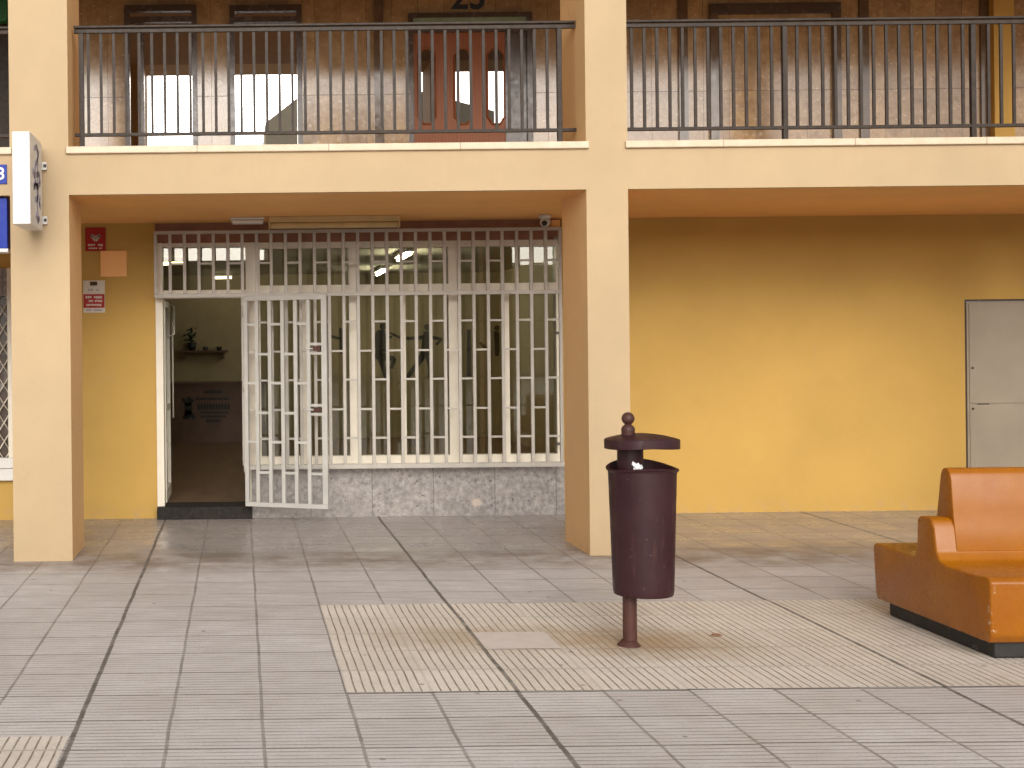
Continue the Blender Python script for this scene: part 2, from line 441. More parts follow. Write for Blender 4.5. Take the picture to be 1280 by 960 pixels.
def bench_mat():
    g = NG("orange_fibreglass")
    n = g.noise(2.4, 5, .6); n2 = g.noise(20, 5, .65)
    c = g.mix(g.remap(n, .3, .7, 0, 1), (.295, .088, .002), (.345, .118, .003))
    st = g.step(g.noise(1, 5, .6, sc3=(6, 6, .9)), .54, .72)
    c = g.mix(g.math('MULTIPLY', st, .16), c, (.24, .064, .004))
    sep = g.n("ShaderNodeSeparateXYZ"); g.l(g.pos(), sep.inputs[0])
    ex = g.math('MULTIPLY', g.step(sep.outputs[0], 3.80, 3.772), g.step(sep.outputs[1], 6.435, 6.408))     # chipped near corner
    ch = g.math('MULTIPLY', ex, g.step(g.noise(48, 3, .6), .61, .65))
    c = g.mix(g.math('MULTIPLY', ch, .8), c, (.62, .50, .36))
    tr = g.math('MULTIPLY', g.step(sep.outputs[2], .16, .09), g.step(g.noise(16, 5, .65), .45, .65))         # dirt along the lower edge
    c = g.mix(g.math('MULTIPLY', tr, .55), c, (.14, .07, .03))
    g.base(c); g.set("Roughness", g.remap(n2, .3, .7, .22, .36)); g.set("Specular IOR Level", .3); g.set("Coat Weight", .08); g.set("Coat Roughness", .2)
    g.bump(g.noise(30, 4), .05, .004); return g.m
M['orange'] = bench_mat()
def plinth_mat():
    g = NG("scuffed_black_plinth")
    c = g.mix(g.remap(g.noise(9, 5), .3, .7, 0, 1), (.010, .009, .009), (.026, .023, .021))
    c = g.mix(g.math('MULTIPLY', g.step(g.noise(13, 6, .7), .57, .66), .75), c, (.20, .185, .17))
    g.base(c); g.set("Roughness", .6); g.bump(g.noise(40, 4), .3, .004); return g.m
M['plinth'] = plinth_mat()

def bin_mat(name="maroon_bin_paint", c0=(.030, .0085, .0105), c1=(.041, .0135, .016), rust=(.13, .065, .048)):
    g = NG(name)
    c = g.mix(g.remap(g.noise(5, 5), .3, .7, 0, 1), c0, c1)
    c = g.mix(g.math('MULTIPLY', g.step(g.noise(1, 5, .65, sc3=(28, 28, 3)), .58, .75), .35), c, rust)
    c = g.mix(g.math('MULTIPLY', g.step(g.noise(55, 3), .70, .76), .6), c, (.22, .17, .15))
    g.base(c); g.set("Roughness", g.remap(g.noise(14, 4), .3, .7, .36, .55)); g.set("Specular IOR Level", .3); g.bump(g.noise(45, 4), .12, .004); return g.m
M['bin'] = bin_mat()
M['rust'] = bin_mat("rusty_post_paint", (.058, .022, .018), (.092, .039, .030), (.14, .07, .045))

def wood_door():
    g = NG("varnished_door_wood")
    w_ = g.n("ShaderNodeTexWave", wave_type='BANDS', bands_direction='X'); w_.inputs["Scale"].default_value = 9
    w_.inputs["Distortion"].default_value = 6; w_.inputs["Detail"].default_value = 4; w_.inputs["Detail Scale"].default_value = 1.2
    mp = g.n("ShaderNodeMapping"); mp.inputs["Scale"].default_value = (1, 1, .12); g.l(g.pos(), mp.inputs[0]); g.l(mp.outputs[0], w_.inputs["Vector"])
    c = g.mix(w_.outputs["Fac"], (.225, .072, .024), (.265, .088, .031))
    g.base(c); g.set("Roughness", .35); g.set("Specular IOR Level", .18); return g.m
M['wood'] = wood_door()

def int_floor():
    g = NG("interior_wood_floor")
    c = g.mix(g.remap(g.noise(1, 4, sc3=(9, 1.2, 1)), .3, .7, 0, 1), (.12, .068, .040), (.20, .12, .07))
    g.base(c); g.set("Roughness", .35); return g.m
M['int_floor'] = int_floor()

def glass(name, tint=(.9, .92, .9), extra=0.0, rough=0.0):
    """thin pane: fresnel mirror over straight-through transmission; extra = reflective film"""
    g = NG(name); g.t.nodes.remove(g.b)
    fr = g.n("ShaderNodeFresnel"); fr.inputs[0].default_value = 1.5
    tr = g.n("ShaderNodeBsdfTransparent"); tr.inputs[0].default_value = (*tint, 1)
    gl = g.n("ShaderNodeBsdfGlossy"); gl.inputs["Roughness"].default_value = rough; gl.inputs[0].default_value = (1, 1, 1, 1)
    f = g.math('ADD', g.math('MULTIPLY', fr.outputs[0], 1.2), extra, clamp=True)
    mx = g.n("ShaderNodeMixShader"); g.l(f, mx.inputs[0]); g.l(tr.outputs[0], mx.inputs[1]); g.l(gl.outputs[0], mx.inputs[2])
    g.l(mx.outputs[0], g.out.inputs[0]); return g.m
M['glass'] = glass("shop_window_glass", (.86, .85, .76))
M['door_glass'] = glass("dark_door_glass", (.04, .035, .03), .22)
M['green_reflect'] = plain("green_reflection_glass", (.24, .30, .19), .25)  # greenish reflection in the transom painted as an opaque colour
M['mirror_glass'] = glass("reflective_film_glass", (.25, .22, .18), .50)
def emis(name, c, s):
    g = NG(name); g.base((.8, .8, .8)); g.set("Emission Color", (*c, 1)); g.set("Emission Strength", s); return g.m
M['tube'] = emis("lit_tube", (1.0, .98, .80), 75.0)
M['tube_warm'] = emis("lit_warm_tube", (1.0, .86, .55), 9.0)
M['pale_tile'] = plain("pale_tile", (.60, .53, .49), .6, var=.05, scale=12)

# ------------------------------------------------------------------ ground
GZ = 0.0
def sheet(name, x0, x1, y0, y1, z, m, kind='structure'):
    b = MB(); vs = [b.bm.verts.new(p) for p in ((x0, y0, z), (x1, y0, z), (x1, y1, z), (x0, y1, z))]; b.bm.faces.new(vs)
    return struct(b.build(name, m), kind)
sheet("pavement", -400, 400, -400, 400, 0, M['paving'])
sheet("tactile_paving", .482, 9.282, 5.95, 7.95, .004, M['tactile'])
sheet("tactile_paving", -6.718, -.735, 3.55, 5.33, .004, M['tactile'])
sheet("paving_repair", 1.290, 1.69, 6.755, 7.145, .007, M['pale_tile'])

# ------------------------------------------------------------------ building shell
D0, DC, DW, DU = 9.69, 10.42, 12.02, 14.0       # facade face, column back, shop wall, gallery wall
ZS, ZF, ZC, ZU = 2.79, 3.10, 3.155, 5.50        # soffit, floor-slab top, coping top, upper soffit
XL0, XR1 = -6.60, 12.4
LC = (PXw(14.5, D0), PXw(88, D0)); RC = (PXw(735, D0), PXw(787, D0))
cols = [(LC[0] - 4.39, LC[1] - 4.39), LC, RC, (RC[0] + 4.39, RC[1] + 4.39), (RC[0] + 8.78, RC[1] + 8.78)]
bld = thing("apartment_building", "cream and yellow apartment block with arcade, columns and railed gallery above", "building", (0, D0, 0))
for a, b in cols:
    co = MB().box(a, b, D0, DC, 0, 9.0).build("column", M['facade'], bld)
    co.data.materials.append(M['reveal'])          # the sides of the columns get a lighter, more orange colour than the fronts
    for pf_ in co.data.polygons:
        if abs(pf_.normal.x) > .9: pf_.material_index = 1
for (a0, a1), (b0, b1) in zip(cols, cols[1:]):
    MB().box(a1, b0, D0, D0 + .05, ZS, ZF).build("beam", M['facade'], bld)
    MB().box(a1, b0, D0 + .05, DC, ZS, ZF).build("ceiling_slab", M['soffit'], bld)
    MB().box(a1 - .02, b0 + .02, D0 - .028, DC - .3, ZF, ZC, .008).build("coping", M['sill'], bld)
    MB().box(a1, b0, D0, DC, ZU, 9.0).build("upper_beam", M['facade'], bld)
MB().box(cols[0][0], cols[-1][1], DC, DU + .6, ZS, ZF).build("ceiling_slab", M['soffit'], bld)
MB().box(cols[0][0], cols[-1][1], DC, DU + .6, ZU, ZU + .3).build("upper_ceiling", M['brown_ceiling'], bld)
MB().box(cols[0][0], cols[-1][1], D0 + .02, DU + 8, 8.99, 9.2).build("roof", M['facade'], bld)
# unseen low row added to darken shop-glass reflections; tower mirrored in the gallery
ob = thing("opposite_tower_added_row", "long low tan block across the plaza, mirrored in the shop glass", "building", (0, -42, 0))
MB().box(-70, 1.5, -52, -42, 0, 6.0).build("wall", M['opp'], ob); MB().box(14, 75, -52, -42, 0, 5.6).build("wall", M['opp'], ob)
MB().prism([(1.5, 0), (14, 0), (14, 14.2), (9, 15.6), (3.6, 15.3), (1.5, 13.7)], 'y', -52, -41.5).build("tower", M['opp'], ob)
for k_ in range(24):
    xk = -66 + k_ * 5.6
    if -1 < xk < 15: continue
    for zk in (1.0, 4.2): MB().box(xk, xk + 1.8, -42.0, -41.95, zk, zk + 1.6).build("window", M['dark'], ob)
for zk in (4, 7, 10):
    for xk in (3.5, 7.0, 10.5): MB().box(xk, xk + 1.4, -41.5, -41.45, zk, zk + 1.5).build("window", M['dark'], ob)
# arcade back wall, in pieces round the openings
X0 = cols[0][0]
def wall(x0, x1, z0, z1, m='yellow', name="wall", y0=DW, y1=DW + .2): MB().box(x0, x1, y0, y1, z0, z1).build(name, M[m], bld)
XS0, XS1 = PXw(195, DW), PXw(703, DW)            # shop front opening
ZL = PZw(303, DW)                                # underside of the lintel
ZTR = PZw(366, DW)                               # transom bar
ZSILL = PZw(585, DW)                             # top of the granite base
XD1 = PXw(309, DW)                               # right jamb of the door
XLW = PXw(10, DW)                                # neighbour shop window right end
wall(XLW + .08, XS0, 0, ZS)
wall(XS0, XS1, ZL, ZS, 'lintel', "lintel", DW + .03, DW + .2)
wall(XD1 + .03, XS1, 0, ZSILL, 'granite', "granite_base", DW - .03, DW + .2)
XG0, XG1, ZG = PXw(1210, DW), PXw(1210, DW) + .98, PZw(377, DW, 1210)
wall(XS1, XG0 - .03, 0, ZS)
wall(XG0 - .03, XG1 + .03, ZG + .02, ZS)
wall(XG1 + .03, cols[-1][1], 0, ZS)
wall(X0, XLW + .08, 0, PZw(600, DW, 5)); wall(X0, XLW + .08, PZw(335, DW, 5), ZS)
wall(X0, XLW - 1.9, PZw(600, DW, 5), PZw(335, DW, 5))
# gallery (upper) wall and side returns
MB().box(cols[0][0], cols[-1][1], DU, DU + .2, ZF, ZU).build("gallery_wall", M['stone'], bld)
for xx in (PXw(477, DU), PXw(857, DU), PXw(1083, DU), PXw(1234, DU)):
    MB().box(xx - .05, xx + .05, DU - .03, DU, ZF, ZU - .002).build("wall_strip", M['strip'], bld)
xx = PXw(1251, DU); MB().box(xx - .11, xx + .11, DU - .12, DU - .002, ZF, ZU - .002).build("pilaster", M['yellow'], bld)
# dark door head and recess panel in the right bay
MB().box(PXw(890, DU), PXw(1053, DU), DU - .05, DU - .002, PZw(18, DU, 970), PZw(5, DU, 970)).build("door_head", M['dark'], bld)
for a, b in ((890, 900), (1043, 1053)):
    MB().box(PXw(a, DU), PXw(b, DU), DU - .05, DU - .002, ZF, PZw(18, DU, 970)).build("door_jamb", M['strip'], bld)
# soffit junction: thin shadow-gap batten where the soffit meets the wall
# gallery windows with reflective panes
def gal_window(x0, x1, side=0):
    a, b = PXw(x0, DU), PXw(x1, DU); top = PZw(8, DU, x0)
    fr = MB()
    t = .055
    fr.box(a, a + t, DU - .06, DU - .002, ZF, top); fr.box(b - t, b, DU - .06, DU - .002, ZF, top)
    fr.box(a + t, b - t, DU - .06, DU - .002, top - .07, top)
    fr.box(a + t, b - t, DU - .055, DU - .002, PZw(26, DU, x0) - .03, PZw(26, DU, x0) + .03)
    if side: fr.box(PXw(176, DU), PXw(184, DU), DU - .058, DU - .002, ZF, PZw(26, DU, x0) - .03)
    wn_ = fr.build("window_frame", M['dark'], bld)
    MB().box(a + t, b - t, DU - .02, DU - .012, ZF, PZw(26, DU, x0) - .03).build("pane", M['mirror_glass'], wn_)
    MB().box(a + t, b - t, DU - .02, DU - .012, PZw(26, DU, x0) + .03, top - .07).build("pane", M['mirror_glass'], wn_)
gal_window(160, 250, 1); gal_window(291, 381)
# gallery door
da, db = PXw(514, DU), PXw(668, DU); dz = PZw(17, DU, 590)
fr = MB(); fr.box(da, da + .05, DU - .06, DU - .002, ZF, dz).box(db - .06, db, DU - .06, DU - .002, ZF, dz).box(da + .05, db - .06, DU - .06, DU - .002, dz - .05, dz)
fr.box(da + .05, db - .06, DU - .06, DU - .002, PZw(36, DU, 590) - .05, PZw(36, DU, 590))
dfr = fr.build("door_frame", M['dark'], bld)
MB().box(da + .05, db - .06, DU - .03, DU - .02, PZw(36, DU, 590), dz - .05).build("transom_pane", M['green_reflect'], dfr)
dx0, dx1 = da + .05, PXw(634, DU)
zt_ = PZw(36, DU, 590) - .05
leaf = MB().box(dx0, dx1, DU - .045, DU - .004, ZF, zt_, .004).build("door", M['wood'], bld)
MB().box(dx1 + .004, db - .06, DU - .03, DU - .004, ZF, zt_).build("side_panel", M['dark'], dfr)
for cxp in (536, 581, 622):
    c0 = PXw(cxp, DU); hw = .092; zb, zt2 = PZw(156, DU, cxp), PZw(62, DU, cxp)
    poly = [(c0 - hw, zb + .07), (c0 - hw + .02, zb + .055), (c0 - hw + .03, zb + .03), (c0 - .04, zb), (c0 + .04, zb), (c0 + hw - .03, zb + .03), (c0 + hw - .02, zb + .055), (c0 + hw, zb + .07),
            (c0 + hw, zt2 - .07), (c0 + hw - .03, zt2 - .03), (c0 + .03, zt2), (c0 - .03, zt2), (c0 - hw + .03, zt2 - .03), (c0 - hw, zt2 - .07)]
    MB().prism(poly, 'y', DU - .056, DU - .046).build("door_light", M['door_glass'], leaf)
    rim = MB()
    cc = Vector((c0, (zb + zt2) / 2))
    for p, q in zip(poly, poly[1:] + poly[:1]): rim.tube([(p[0], DU - .052, p[1]), (q[0], DU - .052, q[1])], .012, 6)
    rim.build("moulding", M['wood'], leaf)
MB().lathe(0, 0, [(0, -.03), (.02, -.025), (.028, 0), (.02, .02), (.012, .03)], 14).build("knob", M['sticker'], leaf)
kn = [o for o in leaf.children if o.name.startswith("knob")][0]
kn.data.transform(Matrix.Translation(Vector((PXw(564, DU), DU - .07, PZw(170, DU, 564))) - Vector(bld.location)) @ Matrix.Rotation(R(90), 4, 'X'))
text_mesh("23", .40, "house_number", M['black'], bld, (PXw(590, DU), DU - .006, PZw(-3, DU, 590)), FACE, .008, 1.0)
# neighbour shop on the left: lattice window
nb_z0, nb_z1 = PZw(572, DW, 5), PZw(368, DW, 5)
nw = MB().box(XLW - 1.9, XLW, DW - .015, DW + .06, PZw(370, DW, 5), PZw(335, DW, 5) - .002).build("window", M['granite'], bld)
MB().box(XLW - 1.9, XLW + .06, DW - .07, DW + .06, PZw(600, DW, 5), PZw(585, DW, 5) - .003, .006).build("sill", M['white'], nw)
MB().box(XLW - 1.9, XLW + .06, DW - .04, DW + .06, PZw(585, DW, 5), PZw(572, DW, 5), .006).build("frame", M['white'], nw)
MB().box(XLW + .0, XLW + .08, DW - .03, DW + .06, PZw(572, DW, 5) + .002, PZw(335, DW, 5)).build("frame", M['cream_frame'], nw)
MB().box(XLW - 1.9, XLW, DW + .045, DW + .06, nb_z0, nb_z1 - .002).build("pane", M['dark'], nw)
lat = MB()
n = 26; p_ = .11
for k in range(-14, 20):
    x0_ = XLW - 1.9 + k * p_
    for s in (1, -1):
        z0_, z1_ = nb_z0, nb_z1; hgt = z1_ - z0_
        xa, xb = (x0_, x0_ + hgt * .62) if s > 0 else (x0_ + hgt * .62, x0_)
        # clip to the window width
        t0, t1 = 0.0, 1.0
        for lim, side in ((XLW - 1.9, 0), (XLW, 1)):
            if abs(xb - xa) > 1e-6:
                t = (lim - xa) / (xb - xa)
                if (side == 0) == (xb > xa): t0 = max(t0, t)
                else: t1 = min(t1, t)
        if t1 - t0 < .02: continue
        A = (xa + (xb - xa) * t0, DW + (.005 if s > 0 else .015), z0_ + hgt * t0); B = (xa + (xb - xa) * t1, DW + (.005 if s > 0 else .015), z0_ + hgt * t1)
        lat.tube([A, B], .006, 5)
lat.build("lattice_shutter", M['cream_frame'], nw)
goods = MB()
for k in range(40):
    x_ = XLW - .05 - random.random() * 1.6; z_ = nb_z0 + random.random() * (nb_z1 - nb_z0 - .15)
    goods.box(x_ - .05, x_ + .04, DW + .03, DW + .043, z_, z_ + .04 + random.random() * .1)
goods.build("display", M['granite'], nw)

# ------------------------------------------------------------------ shop front
# granite jamb strip on the right, threshold, door post
DG = DW + .10                                      # glazing plane
thr = MB().box(XS0 + .0, XD1 + .03, DW - .10, DW + .30, 0, .115, .006).build("threshold", M['threshold'], bld)
# aluminium frame
af = MB()
XJ = PXw(197, DW)
af.box(XS0, PXw(204, DW), DW - .02, DW + .16, .116, ZL)                       # left jamb
af.box(PXw(308, DW), PXw(320, DW), DW + .02, DW + .16, ZSILL if False else .116, ZL)   # post between door and windows
af.box(PXw(204, DW), PXw(308, DW), DW + .02, DW + .16, PZw(372, DW), PZw(362, DW)) # door head
af.box(PXw(204, DW), PXw(308, DW), DW + .02, DW + .16, PZw(308, DW), ZL)
jambs = af.build("shop_door_frame", M['cream_frame'], bld)
MB().box(PXw(204, DW), PXw(308, DW), DG, DG + .006, PZw(362, DW), PZw(308, DW)).build("transom_pane", M['glass'], jambs)
edges = [320, 443, 568, 693]
for i in range(3):
    a, b = PXw(edges[i], DW), PXw(edges[i + 1], DW)
    if i == 2: b = XS1
    t = .045
    z0_, z1_ = ZSILL, ZL
    wf = MB()
    wf.box(a, a + t, DW + .04, DW + .16, z0_, z1_); wf.box(b - t, b, DW + .04, DW + .16, z0_, z1_)
    wf.box(a + t, b - t, DW + .04, DW + .16, z0_, z0_ + .10); wf.box(a + t, b - t, DW + .04, DW + .16, z1_ - .06, z1_)
    wf.box(a + t, b - t, DW + .04, DW + .16, PZw(366, DW) - .02, PZw(357, DW))
    wf_o = wf.build("shop_window_frame", M['cream_frame'], bld)
    zt = PZw(366, DW) - .02
    MB().box(a + t, b - t, DG, DG + .006, z0_ + .10, zt).build("pane", M['glass'], wf_o)
    MB().box(a + t, b - t, DG, DG + .006, PZw(357, DW), z1_ - .06).build("pane", M['glass'], wf_o)
    mid = (a + b) / 2
    MB().box(mid - .022, mid + .022, DW + .06, DG - .002, z0_ + .10, zt).build("meeting_stile", M['cream_frame'], wf_o)
MB().box(XD1 + .03, XS1, DW - .045, DW + .04, ZSILL - .002, ZSILL + .03, .005).build("shop_sill", M['white'], bld)
# shop interior shell
RX0, RX1, RY1, RZ0, RZ1 = -2.2, 4.2, 20.6, .10, 2.76
MB().box(RX0, RX1, DW + .30, RY1, RZ0 - .1, RZ0).build("shop_floor", M['int_floor'], bld)
MB().box(RX0, RX1, RY1, RY1 + .1, RZ0, RZ1).build("shop_back_wall", M['int_wall'], bld)
MB().box(RX0 - .1, RX0, DW + .2, RY1, RZ0, RZ1).build("shop_side_wall", M['int_wall'], bld)
MB().box(RX1, RX1 + .1, DW + .2, RY1, RZ0, RZ1).build("shop_side_wall", M['int_wall'], bld)
MB().box(RX0, RX1, DW + .2, RY1, RZ1, RZ1 + .025).build("shop_ceiling", M['int_ceil'], bld)
MB().box(RX0, PXw(197, DW) - .02, DW + .2, DW + .22, RZ0, RZ1).build("shop_front_wall", M['int_wall'], bld)
MB().box(XS1 + .02, RX1, DW + .2, DW + .22, RZ0, RZ1).build("shop_front_wall", M['int_wall'], bld)
# open glazed door, folded back into the shop
hx = PXw(205.5, DW)
sd = MB()
y0_, y1_ = DW + .17, DW + .95
zz0, zz1 = .125, PZw(374, DW)
for a, b, c, d in ((y0_, y0_ + .06, zz0, zz1), (y1_ - .06, y1_, zz0, zz1), (y0_ + .06, y1_ - .06, zz0, zz0 + .12), (y0_ + .06, y1_ - .06, zz1 - .06, zz1), (y0_ + .06, y1_ - .06, 1.0, 1.05)):
    sd.box(hx - .04, hx, a, b, c, d)
sdo = sd.build("shop_door", M['cream_frame'], bld)
MB().box(hx - .023, hx - .017, y0_ + .06, y1_ - .06, zz0 + .12, 1.0).build("pane", M['glass'], sdo)
MB().box(hx - .023, hx - .017, y0_ + .06, y1_ - .06, 1.05, zz1 - .06).build("pane", M['glass'], sdo)
MB().tube([(hx, y1_ - .12, 2.05), (hx + .05, y1_ - .12, 2.03), (hx + .05, y1_ - .12, 1.75), (hx, y1_ - .12, 1.72)], .011, 8).build("handle", M['cream_frame'], sdo)
MB().tube([(hx + .03, y1_ - .06, 2.05), (hx + .03, y1_ - .06, .9)], .008, 8).build("bolt_rod", M['cream_frame'], sdo)

# ---- things inside the shop
dk = thing("reception_desk", "low brown reception desk with printed front seen through the open shop door", "desk", (PXw(258, 20.0), 20.0, RZ0))
a, b = PXw(205, 20.0), PXw(330, 20.0)
ztop = PZw(477, 20.0)
MB().box(a, b, 19.98, 20.5, RZ0, ztop - .03).build("front_panel", M['desk'], dk)
MB().box(a - .03, b + .03, 19.92, 20.53, ztop - .03, ztop, .004).build("desk_top", M['desk'], dk)
pr = MB()
def dash(y, x0, x1, h, k):
    """a printed line too small to read: short strokes"""
    w_ = (x1 - x0) / k
    for i in range(k):
        xa = x0 + i * w_
        A, B = P(xa, y + h, 19.98), P(xa + w_ * .72, y, 19.98)
        pr.box(A[0], B[0], 19.974, 19.978, A[1], B[1])
for y, x0, x1, h, k in ((488, 255, 278, 4, 8), (497, 245, 286, 3, 14), (505, 247, 288, 7, 11), (514, 251, 286, 3, 13), (519, 251, 283, 3, 11), (524, 258, 276, 4, 6)):
    pr = MB(); dash(y, x0, x1, h, k); pr.build("printed_line", M['black'], dk)
pr = MB()
def stroke(mb, pts, r, D, th=.004):
    """flat brush stroke facing the camera: pts in photo pixels, r in metres"""
    rs = r if hasattr(r, '__len__') else [r] * len(pts)
    W = [P(px, py, D) for px, py in pts]
    for (p, q, r0, r1) in zip(W, W[1:], rs, rs[1:]):
        d = Vector((q[0] - p[0], q[1] - p[1]))
        if d.length < 1e-6: continue
        nn = Vector((-d.y, d.x)).normalized()
        mb.prism([(p[0] + nn.x * r0, p[1] + nn.y * r0), (q[0] + nn.x * r1, q[1] + nn.y * r1), (q[0] - nn.x * r1, q[1] - nn.y * r1), (p[0] - nn.x * r0, p[1] - nn.y * r0)], 'y', D - th, D)
def disc(mb, x, y, r, D, th=.004):
    c = P(x, y, D)
    mb.prism([(c[0] + r * math.cos(2 * math.pi * k / 12), c[1] + r * math.sin(2 * math.pi * k / 12)) for k in range(12)], 'y', D - th, D)
stroke(pr, [(235, 504), (236, 513), (234, 524)], [.05, .06, .03], 19.978); disc(pr, 236, 499, .04, 19.978)
stroke(pr, [(228, 498), (235, 507), (241, 499)], .025, 19.978); stroke(pr, [(235, 513), (230, 524)], .03, 19.978); stroke(pr, [(236, 513), (243, 523)], .03, 19.978)
pr.build("printed_figure", M['black'], dk)
DB = 20.55
sh = thing("wall_shelf", "small dark shelf fixed to the shop's back wall, seen through the door", "shelf", (PXw(254, DB), RY1, PZw(437, DB)))
a, b = PXw(226, DB), PXw(285, DB)
MB().box(a, b, RY1 - .22, RY1, PZw(437.5, DB) - .03, PZw(437.5, DB)).build("board", M['desk'], sh)
for xx in (230, 279):
    MB().box(PXw(xx, DB) - .02, PXw(xx, DB) + .02, RY1 - .18, RY1, PZw(437.5, DB) - .14, PZw(437.5, DB) - .032).build("bracket", M['desk'], sh)
ztop = PZw(437.5, DB)
for xx in (257, 274):
    cu_ = MB().lathe(PXw(xx, DB), RY1 - .1, [(0, ztop), (.035, ztop), (.05, ztop + .06), (.045, ztop + .06), (.03, ztop + .01)], 16).build("cup", M['black'], None, origin=(PXw(xx, DB), RY1 - .1, ztop))
    tag(cu_, "small dark cup on the shelf, %s the potted plant" % ("next to" if xx == 257 else "farther from"), "cup", "cups on the shop shelf")
pt = thing("potted_plant", "small dark potted plant at the left end of the shop shelf", "plant", (PXw(240, DB), RY1 - .11, ztop))
px_ = PXw(240, DB)
MB().lathe(px_, RY1 - .11, [(0, ztop), (.055, ztop), (.08, ztop + .13), (.07, ztop + .13)], 16).build("pot", M['black'], pt)
lf = MB()
for k in range(26):
    a_ = random.random() * 6.28; rr = .02 + random.random() * .09; zz = ztop + .15 + random.random() * .22
    c = Vector((px_ + rr * math.cos(a_) - .03, RY1 - .11 + rr * .6 * math.sin(a_), zz)); t = Vector((random.uniform(-1, 1), random.uniform(-1, 1), random.uniform(-.3, 1))).normalized() * .05
    s_ = t.cross(Vector((.3, .8, .1))).normalized() * .018
    lf.bm.faces.new([lf.bm.verts.new(c - t), lf.bm.verts.new(c + s_), lf.bm.verts.new(c + t), lf.bm.verts.new(c - s_)])
lf.tube([(px_, RY1 - .11, ztop + .1), (px_ - .02, RY1 - .11, ztop + .36)], .006, 6)
lf.build("foliage", M['leaf'], pt)
# wall decals: dancing and fencing silhouettes on the far wall
DM = RY1 - .003
def fig(label, parts, heads):
    mb = MB()
    for pts, r in parts: stroke(mb, pts, r, DM)
    for x, y, r in heads: disc(mb, x, y, r, DM)
    tag(mb.build("wall_silhouette", M['black']), label, "wall decal", "black figure decals on the shop wall")
fig("black figure decal standing with one knee raised, second from the door",
    [([(477, 412), (478, 440), (476, 450)], [.05, .075, .08]), ([(474, 414), (470, 418), (473, 440), (472, 448)], [.03, .03, .05, .05]), ([(476, 447), (479, 460), (482, 474)], [.06, .035, .02]), ([(478, 447), (493, 448), (489, 461)], [.05, .035, .025]), ([(478, 418), (490, 422)], [.03, .02])], [(479, 408, .055)])
fig("black figure decal lunging with a long arm stretched to the left",
    [([(534, 414), (533, 428), (531, 441)], [.055, .07, .06]), ([(534, 421), (512, 423), (500, 422), (487, 416)], [.035, .025, .022, .016]), ([(536, 421), (552, 424), (545, 431)], [.03, .025, .02]), ([(531, 440), (521, 456), (508, 473)], [.06, .045, .03]), ([(534, 441), (537, 456), (537, 473)], [.05, .035, .025])], [(534, 409, .055)])
fig("black upright figure decal nearest the open grille gate",
    [([(410, 412), (410, 436), (409, 452)], [.05, .06, .04]), ([(409, 450), (412, 462), (411, 475)], [.04, .03, .02]), ([(412, 420), (428, 424)], [.025, .02]), ([(427, 410), (427, 442)], [.04, .03])], [(410, 407, .05)])
fig("black figure decal reaching out flat at the right end of the wall",
    [([(620, 414), (622, 430), (621, 445)], [.04, .05, .03]), ([(620, 418), (645, 419), (668, 417), (684, 421)], [.022, .02, .025, .02]), ([(600, 428), (607, 436)], [.02, .025]), ([(586, 412), (586, 470)], [.03, .035])], [(621, 410, .045)])
for px0_, px1_, yy, lab in ((199, 232, 16.4, "lit tube lamp across the shop ceiling, seen over the door at the left"), (268, 292, 20.0, "small lit tube lamp at the back of the shop ceiling, over the shelf")):
    xa, xb = PXw(px0_, yy), PXw(px1_, yy)
    L = thing("tube_lamp", lab, "ceiling lamp", ((xa + xb) / 2, yy, RZ1), "tube lamps in the shop")
    MB().box(xa, xb, yy - .05, yy + .05, RZ1 - .05, RZ1 - .001).build("housing", M['white'], L)
    MB().tube([(xa + .02, yy, RZ1 - .075), (xb - .02, yy, RZ1 - .075)], .018, 10).build("tube", M['tube_warm'], L)
for k, (yy, xx, lab) in enumerate(((15.6, 2.02, "lit ceiling tube lamp in the shop, the nearer of two"), (19.0, 2.12, "lit ceiling tube lamp in the shop, the farther of two"))):
    L = thing("tube_lamp", lab, "ceiling lamp", (xx, yy, RZ1), "tube lamps in the shop")
    MB().box(xx - .05, xx + .05, yy - .6, yy + .6, RZ1 - .05, RZ1 - .001).build("housing", M['white'], L)
    MB().tube([(xx, yy - .58, RZ1 - .075), (xx, yy + .58, RZ1 - .075)], .018, 10).build("tube", M['tube'], L)

# ------------------------------------------------------------------ window grille and gate
GY = DW - .17                                     # plane of the fixed grille
def gx(px): return PXw(px, GY, 430)
def gz(py): return PZw(py, GY)
gr = thing("security_grille", "grey iron security grille of staggered bars fixed across the shop front", "window grille", (gx(450), GY, 0))
bw = .0148
def bar(mb, xa, xb, za, zb, y=GY, d=.03, bev=.002): mb.box(xa, xb, y - d / 2, y + d / 2, za, zb, bev)
ZT, ZM, ZB = gz(288), gz(366.5), gz(584.5)
pitch = 18.05
xs = [701.0 - k * pitch for k in range(29)][::-1]
hf = MB()
bar(hf, gx(xs[0]) - bw, gx(xs[-1]) + bw, ZT - .03, ZT, d=.034); hf.build("top_rail", M['grille'], gr)
hf = MB(); bar(hf, gx(xs[0]) - bw, gx(xs[-1]) + bw, ZM - .035, ZM, d=.034); hf.build("middle_rail", M['grille'], gr)
hf = MB(); bar(hf, gx(305), gx(xs[-1]) + bw, ZB - .02, ZB + .02, d=.036); hf.build("bottom_rail", M['grille'], gr)
rung = .0095
